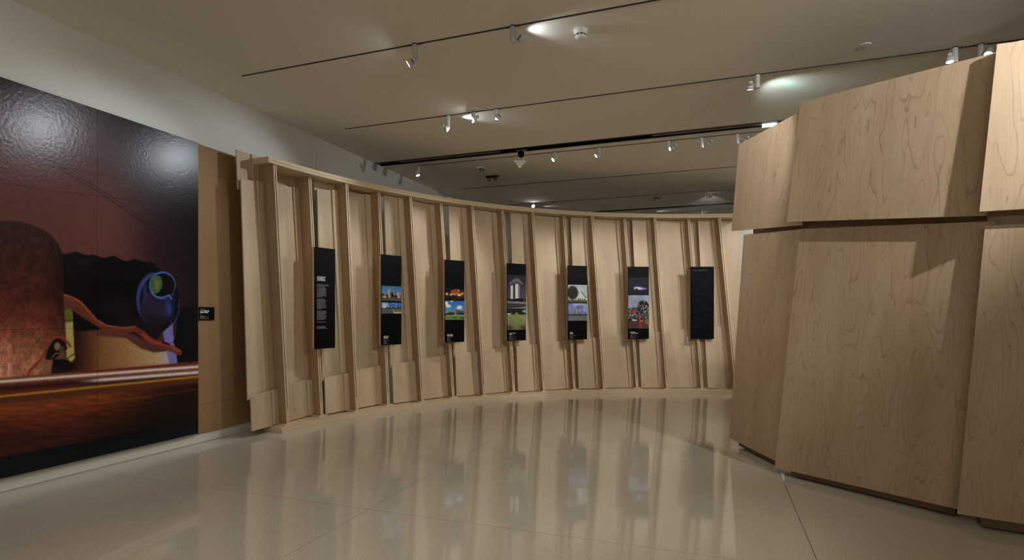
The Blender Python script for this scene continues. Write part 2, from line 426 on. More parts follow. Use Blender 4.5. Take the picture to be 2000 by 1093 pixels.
UB = [176.76, 166.19, 155.5, 144.94, 134.22, 123.53, 112.63, 101.51]
UTm = [177.75, 167.34, 156.98, 146.12, 135.26, 124.48, 113.63, 102.54]   # at z 3.3
def zlow(a): return .502 + (177.0 - a) * .00985
def zmid(a): return 3.145 + (177.6 - a) * .0112
for u in range(8):
    eb = AB[min(2 * u + 1, 14)] - (0 if u < 7 else .0); et = AT[min(2 * u + 1, 14)]
    ex_ = (1.0, 1.4, 1.9, 1.9, 2.5, 2.6, 2.7, 0)[u]
    rb_, rt_ = (eb - ex_, et - ex_) if u < 7 else (96.4, 95.7)
    def corner(side, z, off, thick=0):
        w = (z - ZB) / (3.3 - ZB)
        a = (UB[u] + (UTm[u] - UB[u]) * w) if side == 0 else (rb_ + (rt_ - rb_) * w)
        return cyl(a, (.10 if side == 0 else .262) + off + thick, z)
    def shingle(zl0, zr0, zl1, zr1, o0, o1, name, th=.017):
        m = MB()
        f = [corner(0, zl0, o0), corner(1, zr0, o0), corner(1, zr1, o1), corner(0, zl1, o1)]
        bk = [corner(0, zl0, o0, th), corner(1, zr0, o0, th), corner(1, zr1, o1, th), corner(0, zl1, o1, th)]
        m.hexa(f, bk, rnd(), 0, 1); return m.build(name, [M_BIRCH, M_EDGE], wall)
    la, ra = UB[u] + .3, rb_
    zl, zr = zlow(la), zlow(ra)
    bl, br = (.092, .092) if u else (.075, .092)
    shingle(bl, br, zl, zr, -.03, -.022, 'lower_panel')
    ml, mr = zmid(UTm[u]), zmid(rt_)
    shingle(zl - .05, zr - .05, min(ml, 3.372), min(mr, 3.372), .028, .042, 'middle_panel')
    if ml < 3.37:
        shingle(ml - .12, mr - .12, 3.50, 3.50, .095, .105, 'top_panel')
    # battens against the left flank of both ribs of the unit, one on each tier
    for r in (2 * u, 2 * u + 1):
        if r > 14: continue
        sdep = -.045 if r % 2 == 0 else .045
        for tier in range(3):
            if tier == 0: z0, z1, ox = .095, None, 0
            elif tier == 1: z0, z1, ox = None, None, .033
            else: z0, z1, ox = None, 3.50, .099
            if tier == 2 and ml >= 3.37: continue
            def ang(z): w = (z - ZB) / (ZT - ZB); return AB[r] + (AT[r] - AB[r]) * w
            a_ = ang(.6); zt = zlow(a_)
            if tier == 0: z1 = zt - .004
            if tier == 1: z0 = zt - .03; z1 = min(zmid(ang(3.3)) - .004, 3.37)
            if tier == 2: z0 = zmid(ang(3.3)) - .1
            m = MB(); f = []; bk = []
            def on_panel(a, z):
                w = (z - ZB) / (3.3 - ZB)
                a0 = UB[u] + (UTm[u] - UB[u]) * w; a1 = rb_ + (rt_ - rb_) * w
                p0, p1 = corner(0, z, 0), corner(1, z, 0)
                # intersect the chord with the ray of angle a
                d = Vector((math.cos(math.radians(a)), math.sin(math.radians(a)))); e = p1 - p0
                A_ = np.array([[d.x, -e.x], [d.y, -e.y]]); bb = np.array([p0.x - CX, p0.y - CY])
                s_, t_ = np.linalg.solve(A_, bb); r_ = s_
                return r_
            for (z, dd) in ((z0, .86), (z0, .02), (z1, .02), (z1, .86)):
                a = ang(z) + dd
                rr = on_panel(a, z) + ox - (.027 if tier == 0 else .0)
                ca, sa = math.cos(math.radians(a)), math.sin(math.radians(a))
                bk.append(Vector((CX + rr * ca, CY + rr * sa, z)))
                rr -= .022
                f.append(Vector((CX + rr * ca, CY + rr * sa, z)))
            m.hexa(f, bk, rnd(), 0, 1); m.build('batten', [M_BIRCH, M_EDGE], wall)

# ------------------------------------------------------------------ painting flat prints as vertex colours
class Cv:
    """a print: points X, Y (any units), colours in display sRGB 0..255"""
    def __init__(s, X, Y, seed=1):
        s.X, s.Y = X, Y; s.C = np.zeros((len(X), 3)); s.rg = np.random.RandomState(seed)
    def blend(s, m, c):
        m = np.clip(m, 0, 1)[:, None]; s.C = s.C * (1 - m) + np.array(c, float) * m
    def inside(s, P, soft):
        P = np.array(P, float); n = len(P); ins = np.zeros(len(s.X), bool); dist = np.full(len(s.X), 1e9)
        for i in range(n):
            x0, y0 = P[i]; x1, y1 = P[(i + 1) % n]
            c = ((y0 > s.Y) != (y1 > s.Y))
            with np.errstate(divide='ignore', invalid='ignore'):
                xi = (x1 - x0) * (s.Y - y0) / (y1 - y0 if y1 != y0 else 1e-12) + x0
            ins ^= c & (s.X < xi)
            dx, dy = x1 - x0, y1 - y0; L = dx * dx + dy * dy + 1e-12
            t = np.clip(((s.X - x0) * dx + (s.Y - y0) * dy) / L, 0, 1)
            dist = np.minimum(dist, np.hypot(s.X - x0 - t * dx, s.Y - y0 - t * dy))
        sd = np.where(ins, dist, -dist); return np.clip(sd / soft + .5, 0, 1)
    def poly(s, P, c, soft=1, a=1): s.blend(s.inside(P, soft) * a, c); return s
    def line(s, P, w, c, soft=1, a=1):
        dist = np.full(len(s.X), 1e9)
        for (x0, y0), (x1, y1) in zip(P[:-1], P[1:]):
            dx, dy = x1 - x0, y1 - y0; L = dx * dx + dy * dy + 1e-12
            t = np.clip(((s.X - x0) * dx + (s.Y - y0) * dy) / L, 0, 1)
            dist = np.minimum(dist, np.hypot(s.X - x0 - t * dx, s.Y - y0 - t * dy))
        s.blend(np.clip((w / 2 - dist) / soft + .5, 0, 1) * a, c)
    def ell(s, cx, cy, rx, ry, c, soft=.1, a=1, rot=0):
        x, y = s.X - cx, s.Y - cy; q = math.radians(rot)
        x, y = x * math.cos(q) + y * math.sin(q), -x * math.sin(q) + y * math.cos(q)
        d = 1 - np.sqrt((x / rx) ** 2 + (y / ry) ** 2); s.blend(np.clip(d / soft + .5, 0, 1) * a, c)
    def glow(s, cx, cy, rx, ry, c, a=1):
        s.blend(np.exp(-((s.X - cx) / rx) ** 2 - ((s.Y - cy) / ry) ** 2) * a, c)
    def vnoise(s, sx, sy):
        r = s.rg.rand(64, 64); x = s.X / sx; y = s.Y / sy
        i = np.floor(x).astype(int); j = np.floor(y).astype(int); fx = x - i; fy = y - j
        fx = fx * fx * (3 - 2 * fx); fy = fy * fy * (3 - 2 * fy); g = lambda a, b: r[a % 64, b % 64]
        return (g(i, j) * (1 - fx) + g(i + 1, j) * fx) * (1 - fy) + (g(i, j + 1) * (1 - fx) + g(i + 1, j + 1) * fx) * fy
    def grain(s, amt): s.C *= (1 + (s.rg.rand(len(s.X)) - .5)[:, None] * amt)
def lin(C, gain):
    c = np.clip(C, 0, 255) / 255; l = np.where(c <= .04045, c / 12.92, ((c + .055) / 1.055) ** 2.4)
    return np.clip(l * gain, 0, .95)
def print_mesh(name, P00, ex, ey, nx, ny, colour, mat, parent=None, thick=None, tmat=None, **k):
    """grid of nx*ny quads from P00 spanned by ex, ey; colour(S,T)->(N,3) linear"""
    P00, ex, ey = Vector(P00), Vector(ex), Vector(ey)
    s, t = np.meshgrid(np.linspace(0, 1, nx + 1), np.linspace(0, 1, ny + 1)); s = s.ravel(); t = t.ravel()
    V = np.array(P00)[None] + s[:, None] * np.array(ex)[None] + t[:, None] * np.array(ey)[None]
    C = colour(s, t); N = len(V)
    idx = (np.arange(ny)[:, None] * (nx + 1) + np.arange(nx)[None]).ravel()
    Fq = np.stack([idx, idx + 1, idx + nx + 2, idx + nx + 1], 1)
    nq = len(Fq); extra = []
    if thick is not None:
        th = np.array(Vector(thick)); cs = [0, nx, N - 1, N - 1 - nx]
        V = np.vstack([V] + [V[c] for c in cs] + [V[c] + th for c in cs])
        a = N; extra = [(a, a + 4, a + 5, a + 1), (a + 1, a + 5, a + 6, a + 2), (a + 2, a + 6, a + 7, a + 3), (a + 3, a + 7, a + 4, a), (a + 5, a + 4, a + 7, a + 6)]
        C = np.vstack([C, np.full((8, 3), .01)])
    me = bpy.data.meshes.new(name)
    me.from_pydata(V.tolist(), [], Fq.tolist() + extra)
    at = me.color_attributes.new('print', 'FLOAT_COLOR', 'POINT')
    at.data.foreach_set('color', np.hstack([C, np.ones((len(C), 1))]).astype(np.float32).ravel())
    me.polygons.foreach_set('material_index', [0] * nq + [1] * len(extra))
    return link(name, me, parent, [mat] + ([tmat] if tmat else []), **k)

# ------------------------------------------------------------------ the mural
MX = -5.595
G_M = 1.15
def paint_mural(Y, Z):
    """Y, Z in metres on the wall, painted in the print's own picture units (U right, V down)"""
    X_, Y_ = np.full(len(Y), MX), Y
    D = X_ * FW.x + Y_ * FW.y; XX = X_ * RT.x + Y_ * RT.y
    U = 1000 + F * XX / D; V = HZ - F * (Z - EYE) / D
    c = Cv(U, V, 3)
    sm = lambda a, b, x: np.clip((x - a) / (b - a), 0, 1) ** 2 * (3 - 2 * np.clip((x - a) / (b - a), 0, 1))
    c.C[:] = (100, 54, 46)
    c.blend(1 - sm(150, 420, V - U * .2), (44, 24, 32))
    c.glow(60, 340, 160, 90, (98, 46, 40), .6)
    c.glow(220, 470, 130, 90, (112, 66, 56), .7)
    c.blend(sm(180, 385, U + (330 - V) * .22), (7, 7, 17))
    c.glow(325, 500, 60, 120, (34, 12, 30), .5)
    for P, wd in (([(0, 268), (180, 366), (290, 441), (388, 500)], 1.8), ([(0, 262), (180, 359), (300, 440)], 1.4), ([(0, 258), (120, 292), (250, 330), (388, 372)], 1.1), ([(0, 300), (90, 318), (200, 342), (388, 380)], 1.1), ([(0, 356), (100, 372), (188, 382), (388, 408)], 1.1), ([(0, 276), (90, 300), (180, 324)], 1)):
        c.line(P, wd, (34, 18, 22), 1.2, .8)
    # dark shell body with a rippled top edge
    top = []
    for k in range(60):
        x = 122 + k * 3.6; base = 491 + (x - 122) * .12 + max(0, x - 290) ** 1.75 * .045
        top.append((x, base + 2.2 * math.sin(x / 6.2) + 1.5 * math.sin(x / 9.7 + 1)))
    body = top + [(338, 552), (349, 568), (353, 590), (350, 615), (340, 632), (325, 646), (300, 655), (262, 648), (215, 642), (190, 632), (178, 610), (165, 596), (150, 586), (122, 582)]
    c.poly(body, (9, 6, 11), 1.5)
    c.glow(165, 512, 16, 8, (60, 32, 28), .5); c.glow(145, 520, 8, 16, (40, 22, 22), .5)
    c.glow(230, 600, 45, 22, (26, 15, 22), .9)
    c.poly([(240, 612), (290, 622), (320, 645), (300, 672), (262, 652), (225, 640)], (30, 14, 22), 6)
    c.poly([(345, 603), (370, 596), (388, 590), (388, 730), (350, 735), (345, 690)], (8, 6, 13), 2)
    # lit wall under the shell
    m = c.inside([(143, 632), (190, 655), (245, 660), (275, 680), (300, 688), (342, 684), (347, 716), (250, 722), (143, 736)], 3)
    bodyc = np.stack([np.interp(U, [143, 170, 200, 260, 310, 330, 347], a) for a in ([40, 92, 140, 178, 200, 190, 120], [14, 48, 90, 132, 165, 175, 120], [12, 30, 52, 80, 120, 205, 190])], 1)
    c.C = c.C * (1 - m[:, None]) + bodyc * m[:, None]
    c.poly([(139, 604), (165, 622), (200, 642), (150, 648), (141, 630)], (14, 6, 9), 3)
    # violet tube
    c.poly([(318, 648), (338, 630), (338, 652), (342, 668), (346, 712), (332, 714), (326, 690)], (120, 118, 190), 3)
    c.poly([(338, 668), (350, 690), (347, 640)], (12, 8, 16), 2)
    # orange lip
    c.line([(122, 578), (138, 584), (150, 588), (160, 598), (172, 612), (186, 628), (205, 640), (232, 645), (262, 642), (278, 650), (292, 664), (318, 676), (338, 682), (350, 688)], 11, (120, 52, 34), 2)
    c.line([(122, 574), (140, 580), (158, 590), (172, 606), (188, 624), (210, 636), (240, 640), (264, 638)], 3, (165, 88, 54), 2)
    c.line([(280, 654), (300, 668), (326, 672), (348, 684)], 7, (160, 62, 46), 2)
    c.line([(318, 668), (330, 672)], 4, (40, 12, 16), 2)
    # cylinder at the left
    cyl_ = [(-60, 432), (0, 431), (28, 431), (55, 436), (80, 446), (100, 460), (114, 476), (122, 494), (124, 570), (127, 640), (129, 742), (-60, 748)]
    m = c.inside(cyl_, 1.6)
    v = np.stack([np.interp(V, [430, 500, 570, 620, 680, 740], a) for a in ([52, 66, 80, 106, 158, 186], [28, 30, 33, 46, 92, 118], [28, 26, 26, 32, 62, 86])], 1)
    v = v * (1 - .35 * sm(70, 126, U))[:, None] + np.array([40, 26, 30]) * (np.exp(-(U / 30) ** 2) * sm(560, 740, V))[:, None] * 1.2
    v = v * (.80 + .4 * c.vnoise(9, 13))[:, None] * (.85 + .3 * c.vnoise(3, 4))[:, None]
    c.C = c.C * (1 - m[:, None]) + v * m[:, None]
    # window slit
    c.poly([(127, 606), (141, 604), (146, 700), (131, 712)], (186, 172, 92), 1.5)
    c.poly([(127, 606), (141, 604), (142, 628), (127, 630)], (104, 104, 40), 2)
    c.line([(127, 626), (142, 625)], 2, (60, 60, 24), 1.5); c.line([(131, 700), (146, 690)], 2, (70, 44, 24), 2)
    c.poly([(104, 700), (133, 702), (146, 712), (140, 728), (100, 730)], (20, 8, 10), 3)
    # round opening with its rim
    c.poly([(88, 700), (94, 680), (104, 664), (116, 660), (128, 668), (132, 680), (112, 696), (100, 704)], (22, 12, 12), 1.5)
    c.line([(48, 742), (60, 722), (76, 706), (88, 690), (96, 668), (106, 657), (120, 658), (132, 668), (137, 676)], 5, (142, 56, 34), 2)
    c.ell(112, 676, 6, 8, (170, 140, 100), .3, .8); c.ell(120, 682, 6, 7, (90, 70, 50), .3, .8)
    c.line([(100, 700), (108, 690), (122, 690)], 1.5, (190, 150, 110), 1.5, .7)
    # blue tube mouth
    c.ell(305, 585, 40, 55, (10, 8, 22), .05)
    c.ell(303, 584, 37, 52, (58, 66, 132), .05)
    c.ell(306, 588, 33, 49, (8, 6, 16), .06)
    c.ell(303, 602, 30, 36, (44, 34, 62), .15)
    c.glow(331, 603, 7, 20, (46, 76, 178), .8); c.glow(283, 566, 5, 16, (66, 92, 170), .6)
    c.poly([(275, 612), (336, 618), (335, 628), (314, 644), (296, 640)], (28, 16, 30), 4, .7)
    c.ell(317, 557, 26, 27, (62, 106, 196), .05)
    c.ell(318, 558, 23.5, 24.5, (9, 7, 14), .06)
    c.ell(305, 555, 12, 18, (78, 104, 62), .12, rot=8); c.poly([(300, 540), (313, 552), (306, 571)], (112, 134, 88), 2, .7)
    c.line([(297, 571), (305, 579), (318, 581), (330, 576), (335, 584)], 2.4, (96, 138, 206), 1.5)
    c.line([(350, 585), (349, 612), (340, 632)], 2, (46, 62, 140), 1.5)
    # gravel, light streaks and the road
    road = [(-60, 744), (0, 738), (388, 706), (388, 860), (-60, 960)]
    c.poly(road, (96, 46, 26), 2)
    d = V - (744 - U * .076)                        # distance below the streak line
    c.blend(np.exp(-((d - 2) / 9) ** 2) * (.35 + .8 * c.vnoise(4, 3)), (150, 84, 58))
    c.blend(np.exp(-((d - 15) / 6) ** 2) * .8, (44, 14, 16))
    c.blend(np.exp(-((d + 5) / 2.5) ** 2) * sm(90, 200, U) * .6, (120, 20, 18))
    c.blend(np.exp(-((d - 1) / 2.8) ** 2), (250, 226, 216))
    c.blend(np.exp(-((V - (757 - U * .078)) / 3.4) ** 2) * sm(140, 210, U), (250, 228, 222))
    c.blend(np.exp(-((V - (767 - U * .08)) / 4) ** 2) * (1 - sm(60, 200, U)) * .7, (126, 30, 28))
    c.blend(np.exp(-((V - (774 - U * .101)) / 2.2) ** 2), (196, 142, 40))
    dd = V - (786 - U * .11)
    k = sm(0, 8, dd)
    rc = np.stack([np.interp(dd, [0, 14, 40, 80, 130], a) for a in ([132, 140, 104, 58, 64], [62, 62, 38, 22, 24], [30, 26, 20, 18, 18])], 1)
    rc = rc * (1 - .72 * sm(180, 388, U + dd * .8))[:, None] * (.78 + .44 * c.vnoise(26, 3.2))[:, None]
    c.C = c.C * (1 - k[:, None]) + rc * k[:, None]
    c.line([(0, 812), (200, 786), (388, 760)], 1.2, (150, 86, 46), 1.5, .6)
    c.grain(.16)
    e = V - (893 - U * .188)
    c.blend(sm(-2, 2, e), (3, 7, 24)); c.blend(np.exp(-((e - 4) / 3) ** 2) * .8, (1, 1, 7))
    gm = c.C.mean(1, keepdims=True); c.C = gm + (c.C - gm) * .9
    return lin(c.C, G_M)
y_sp = onx(190, 640, MX).y; y_r = onx(387.5, 600, MX).y; y_l = .9
z_b = onx(200, 889, MX).z; z_t = 3.405; z_sp = onx(190, 640, MX).z
z_t = onx(200, 216, MX).z
print('mural', y_l, y_sp, y_r, z_b, z_sp, z_t)
mural = empty('mural', (0, 0, 0), label='huge night photograph mural of a bulbous ruined building and traffic light trails on the wall', cat='mural')
g = .0012
for (ya, yb, dn) in ((y_l, y_sp, .0082), (y_sp, y_r, .0078)):
    for (za, zb) in ((z_b, z_sp), (z_sp, z_t)):
        Y0, Y1, Z0, Z1 = ya + g, yb - g, za + g, zb - g
        f = lambda s, t, Y0=Y0, Y1=Y1, Z0=Z0, Z1=Z1: paint_mural(Y0 + s * (Y1 - Y0), Z0 + t * (Z1 - Z0))
        print_mesh('print_sheet', (MX, Y0, Z0), (0, Y1 - Y0, 0), (0, 0, Z1 - Z0), int((Y1 - Y0) / dn), int((Z1 - Z0) / .0085), f, M_MURAL, mural, (-.032, 0, 0), M_NAVY)
# hardboard between the mural and the curved wall
kb = empty('backing_board', (0, 0, 0), label='brown hardboard sheets fixed to the wall between mural and curved plywood wall', cat='board')
yk0, yk1 = y_r + .004, 6.25
zk = [z_b - .012, onx(388, 790, -5.618).z, onx(388, 335, -5.618).z, z_t - .004]
for a, b_ in zip(zk[:-1], zk[1:]):
    m = MB(); m.box((-5.638, yk0 - .002, a + .0012), (-5.618, yk1, b_ - .0012)); m.build('board_sheet', M_KRAFT, kb)
# caption plaque
def rows(mb, x0, z0, xdir, lines, h, pitch, wmax, P, N, mi=0, word=(.2, 1)):
    """grey caption lines too small to read: word-long bars"""
    rg = random.Random(int(z0 * 1000) + len(lines))
    for k, L in enumerate(lines):
        s = 0
        z = z0 - k * pitch
        while s < L - h:
            wd = min(rg.uniform(2.0, 6.0) * h, L - s)
            a = P + xdir * (x0 + s) + N; b_ = P + xdir * (x0 + s + wd) + N
            mb.face([up(a, z), up(b_, z), up(b_, z + h), up(a, z + h)], mi=mi)
            s += wd + h * .8
pl = empty('caption_plaque', (0, 0, 0), label='small black caption plaque at the right edge of the mural on brown hardboard', cat='sign')
pa = onx(389, 599.5, -5.61); pb_ = onx(418, 599.5, -5.61); pc = onx(418, 624.5, -5.61)
m = MB(); m.box((-5.617, pa.y, pc.z), (-5.603, pb_.y, pb_.z)); m.build('plaque_board', M_BLACK, pl)
Pp = Vector((-5.6022, pa.y + .006, 0)); yd = Vector((0, 1, 0)); m = MB(); N0 = Vector((0, 0, 0))
rows(m, 0, pb_.z - .03, yd, [.075, .05], .006, .02, 0, Pp, N0)
m.build('fine_lettering', M_TEXTG, pl, kind='stuff')
m = MB(); rows(m, 0, pb_.z - .052, yd, [.125, .11], .012, .018, 0, Pp, N0); m.build('title_lettering', M_TEXT, pl)
m = MB(); rows(m, 0, pb_.z - .095, yd, [.02, .06, .115, .07, .12], .005, .0105, 0, Pp, N0); m.build('caption_lettering', M_TEXTG, pl, kind='stuff')

# ------------------------------------------------------------------ the seven panels
def text_mesh(txt, size, sx=1):
    cu = bpy.data.curves.new('t', 'FONT'); cu.body = txt; cu.size = size; cu.space_line = .82; cu.space_character = .95
    cu.offset = size * .022; cu.resolution_u = 2
    o = bpy.data.objects.new('t', cu); me = bpy.data.meshes.new_from_object(o)
    bpy.data.objects.remove(o); bpy.data.curves.remove(cu)
    me.transform(Matrix.Diagonal((sx, 1, 1, 1))); return me
def p_silos(c):
    c.C[:] = (52, 104, 158); c.blend(1 - c.Y, (110, 150, 180))
    c.poly([(0, 0), (1, 0), (1, .3), (0, .33)], (70, 60, 52), .02)
    c.line([(0, .15), (1, .1)], .05, (104, 92, 82), .03); c.poly([(0, .3), (1, .28), (1, .4), (.5, .45), (0, .45)], (26, 22, 20), .03)
    for x, y, rx, ry, col in ((.4, .52, .09, .33, (150, 150, 152)), (.66, .55, .08, .2, (120, 122, 124)), (.86, .45, .1, .13, (168, 168, 166)), (.16, .48, .1, .14, (138, 140, 140)), (.08, .4, .06, .12, (60, 62, 66))):
        c.ell(x, y, rx, ry, col, .12); c.ell(x + rx * .4, y, rx * .5, ry * .9, tuple(q * .6 for q in col), .3, .6)
    c.ell(.52, .45, .06, .16, (24, 22, 24), .2)
    for x in (.15, .87): c.ell(x, .27, .1, .06, (190, 150, 84), .2)
def p_road(c):
    c.C[:] = (44, 96, 168); c.blend(np.clip(1.1 - c.X, 0, 1) * .6 * (c.vnoise(.2, .2) > .35), (190, 208, 222))
    c.glow(.1, .7, .2, .2, (214, 222, 228), .7)
    c.poly([(0, 0), (1, 0), (1, .4), (0, .5)], (88, 84, 82), .03)
    for x in (.28, .42, .55, .62, .83, .95): c.poly([(x - .06, .42), (x, .72 + (x == .83) * .15), (x + .06, .42)], (36, 58, 34), .03)
    c.poly([(0, .44), (1, .4), (1, .5), (0, .5)], (40, 50, 40), .03)
    c.poly([(.58, .3), (1, .36), (1, .12), (.62, .15)], (92, 124, 52), .03); c.poly([(.58, 0), (1, 0), (1, .1), (.62, .1)], (190, 188, 182), .03)
    c.line([(.1, .2), (.55, .34)], .03, (60, 54, 52), .02); c.line([(.55, .4), (.62, .1)], .03, (170, 166, 158), .02)
def p_night(c):
    c.C[:] = (6, 5, 8)
    c.poly([(0, .45), (.25, .5), (.55, .95), (.8, .8), (1, .72), (1, .3), (.5, .28), (0, .34)], (120, 58, 22), .06)
    c.poly([(.28, .8), (.55, .92), (.6, .6), (.3, .55)], (150, 66, 30), .04)
    for x, y, r in ((.08, .5, .06), (.3, .46, .05), (.4, .5, .04), (.5, .5, .04), (.66, .6, .06), (.72, .42, .09), (.8, .44, .05), (.7, .82, .04), (.9, .55, .05)): c.ell(x, y, r, r * 1.4, (246, 208, 110), .8)
    c.blend((c.vnoise(.05, .08) > .72) * (c.Y > .32) * (c.Y < .8) * .8, (30, 12, 8))
    c.poly([(0, 0), (1, 0), (1, .3), (0, .36)], (16, 10, 8), .05); c.line([(.4, .02), (1, .26)], .04, (110, 66, 34), .05)
def p_green(c):
    c.C[:] = (40, 98, 178); c.blend(1 - c.Y, (120, 170, 214))
    for x, y, rx, ry in ((.06, .86, .09, .1), (.16, .72, .13, .08), (.75, .66, .14, .1), (.33, .97, .08, .04), (.7, .6, .1, .05)): c.ell(x, y, rx, ry, (226, 234, 240), .5)
    c.poly([(0, .2), (1, .2), (1, .46), (.85, .52), (.6, .5), (.3, .42), (0, .32)], (34, 40, 34), .03)
    c.poly([(.05, .42), (.2, .54), (.5, .46), (.45, .38), (.12, .4)], (110, 132, 104), .02); c.poly([(.49, .22), (.55, .22), (.55, .48), (.49, .48)], (160, 160, 156), .02)
    c.poly([(.58, .5), (.85, .52), (1, .44), (1, .34), (.58, .42)], (84, 90, 96), .02); c.poly([(.82, .46), (.9, .52), (.86, .54)], (220, 222, 222), .02)
    c.ell(.62, .34, .08, .1, (64, 92, 40), .3); c.poly([(.05, .2), (1, .2), (1, .26), (.05, .25)], (150, 150, 140), .02)
    c.poly([(0, 0), (1, 0), (1, .2), (0, .2)], (94, 132, 62), .02); c.ell(.52, .12, .1, .03, (40, 60, 34), .4); c.ell(.9, .08, .14, .04, (40, 60, 34), .4)
def p_tower(c):
    c.C[:] = (32, 30, 44); c.blend(np.clip(.8 - c.Y, 0, 1) * .9, (118, 116, 124)); c.glow(.5, .55, .5, .3, (96, 94, 104), .4)
    c.poly([(.18, .3), (.8, .3), (.74, .8), (.6, .88), (.35, .88), (.16, .78)], (70, 68, 78), .02)
    c.poly([(.17, .3), (.3, .28), (.3, .7), (.17, .68)], (206, 206, 212), .02); c.poly([(.42, .28), (.58, .28), (.58, .74), (.42, .74)], (214, 214, 220), .02); c.poly([(.62, .3), (.66, .3), (.66, .7), (.62, .7)], (150, 150, 158), .02)
    for k in range(7):
        y = .32 + k * .062
        for x in (.31, .37, .68): c.poly([(x, y), (x + .05, y), (x + .05, y + .035), (x, y + .035)], (20, 18, 26), .01)
    c.poly([(.12, .76), (.4, .9), (.62, .9), (.82, .76), (.82, .72), (.6, .8), (.36, .8), (.13, .7)], (104, 102, 112), .02)
    c.blend((c.Y < .3) * (c.Y > .2) * (c.vnoise(.06, .05) > .3), (10, 10, 14)); c.poly([(0, 0), (1, 0), (1, .2), (0, .22)], (126, 126, 132), .02); c.poly([(0, 0), (1, .06), (1, .14), (0, .16)], (54, 52, 60), .02)
def p_field(c):
    c.C[:] = (120, 134, 84); c.blend(np.clip(.55 - c.Y, 0, 1) * 1.6, (112, 88, 72)); c.blend((c.vnoise(.07, .05) > .55) * .35, (140, 150, 100))
    c.poly([(0, .76), (1, .76), (1, 1), (0, 1)], (22, 32, 24), .03); c.poly([(.78, .9), (1, .84), (1, 1), (.86, 1)], (120, 160, 190), .05)
    c.poly([(.36, .76), (.5, .88), (.62, .76)], (186, 108, 62), .03); c.poly([(0, .76), (.2, .76), (.18, .82), (0, .82)], (206, 212, 214), .02); c.line([(.2, .95), (.24, .78)], .02, (130, 96, 66), .02)
    c.glow(.1, .1, .2, .12, (40, 34, 30), .7); c.glow(.9, .1, .2, .12, (40, 34, 30), .7)
def p_tent(c):
    c.C[:] = (150, 168, 172); c.blend(c.vnoise(.25, .15) * .6, (186, 196, 196))
    c.poly([(.4, .2), (.72, .62), (.76, .5), (.9, .3), (1, .22), (1, .1), (.35, .1)], (196, 200, 196), .02); c.line([(.72, .6), (.8, .42), (.95, .26)], .04, (70, 66, 52), .02)
    for x in (.5, .6, .72, .84): c.poly([(x, .1), (x + .07, .1), (x + .05, .24), (x + .02, .24)], (44, 46, 40), .02)
    c.ell(.24, .55, .28, .38, (30, 36, 26), .2); c.blend((c.vnoise(.04, .05) > .6) * (c.X < .5) * .4, (60, 62, 48)); c.poly([(.17, .1), (.22, .1), (.24, .5), (.18, .5)], (24, 22, 18), .02)
    c.poly([(0, 0), (1, 0), (1, .11), (0, .13)], (70, 84, 44), .03)
def p_towers2(c):
    c.C[:] = (84, 108, 168); c.blend(c.vnoise(.18, .12) * 1.1 - .1, (184, 192, 208)); c.blend((c.vnoise(.3, .2) > .6) * .4, (90, 96, 120))
    c.poly([(0, .3), (1, .3), (1, .38), (0, .38)], (34, 40, 50), .03); c.poly([(0, 0), (1, 0), (1, .31), (0, .31)], (96, 96, 100), .03); c.glow(.5, .1, .5, .1, (120, 120, 124), .5)
    for x in (.35, .54): c.poly([(x - .02, .28), (x + .025, .28), (x + .018, .68), (x - .015, .68)], (74, 70, 66), .015)
    c.ell(.25, .33, .04, .04, (40, 34, 32), .3); c.ell(.62, .32, .05, .04, (30, 30, 34), .3)
def p_dark(c):
    c.C[:] = (5, 5, 14); c.glow(.5, .5, .45, .35, (13, 13, 42), .8)
    c.poly([(.26, .3), (.3, .46), (.4, .48), (.9, .38), (.88, .32), (.6, .28)], (150, 128, 190), .05); c.glow(.5, .4, .16, .06, (246, 236, 250), 1); c.poly([(.34, .26), (.47, .26), (.47, .36), (.34, .36)], (12, 8, 18), .02); c.line([(.05, .52), (.9, .36)], .02, (60, 60, 130), .03)
def p_rubble(c):
    c.C[:] = (112, 126, 154); c.blend(c.vnoise(.3, .2), (158, 168, 186))
    c.blend(np.clip((.62 - c.Y) * 12, 0, 1), (36, 28, 26)); c.ell(.72, .62, .3, .22, (16, 16, 20), .15); c.ell(.3, .55, .28, .08, (24, 22, 26), .3)
    c.blend((c.vnoise(.045, .035) > .62) * (c.Y < .62) * .8, (104, 92, 88)); c.blend((c.vnoise(.03, .03) > .74) * (c.Y < .75) * (c.Y > .3), (150, 150, 154))
    c.blend(np.clip((.28 - c.Y) * 8, 0, 1) * .8, (84, 62, 52))
    c.line([(.2, .68), (.32, .86), (.42, .92), (.44, .7)], .022, (140, 132, 128), .015); c.line([(.44, .88), (.54, .95), (.68, .88), (.8, .78)], .03, (150, 140, 132), .015)
    c.poly([(.5, .35), (.58, .36), (.66, 0), (.56, 0)], (176, 52, 40), .02); c.ell(.28, .52, .08, .05, (186, 40, 34), .4); c.ell(.92, .2, .13, .08, (120, 96, 62), .2); c.poly([(.18, .28), (.42, .26), (.42, .23), (.2, .23)], (220, 222, 226), .02); c.poly([(.6, .24), (.75, .24), (.72, .22), (.6, .22)], (200, 202, 206), .02)
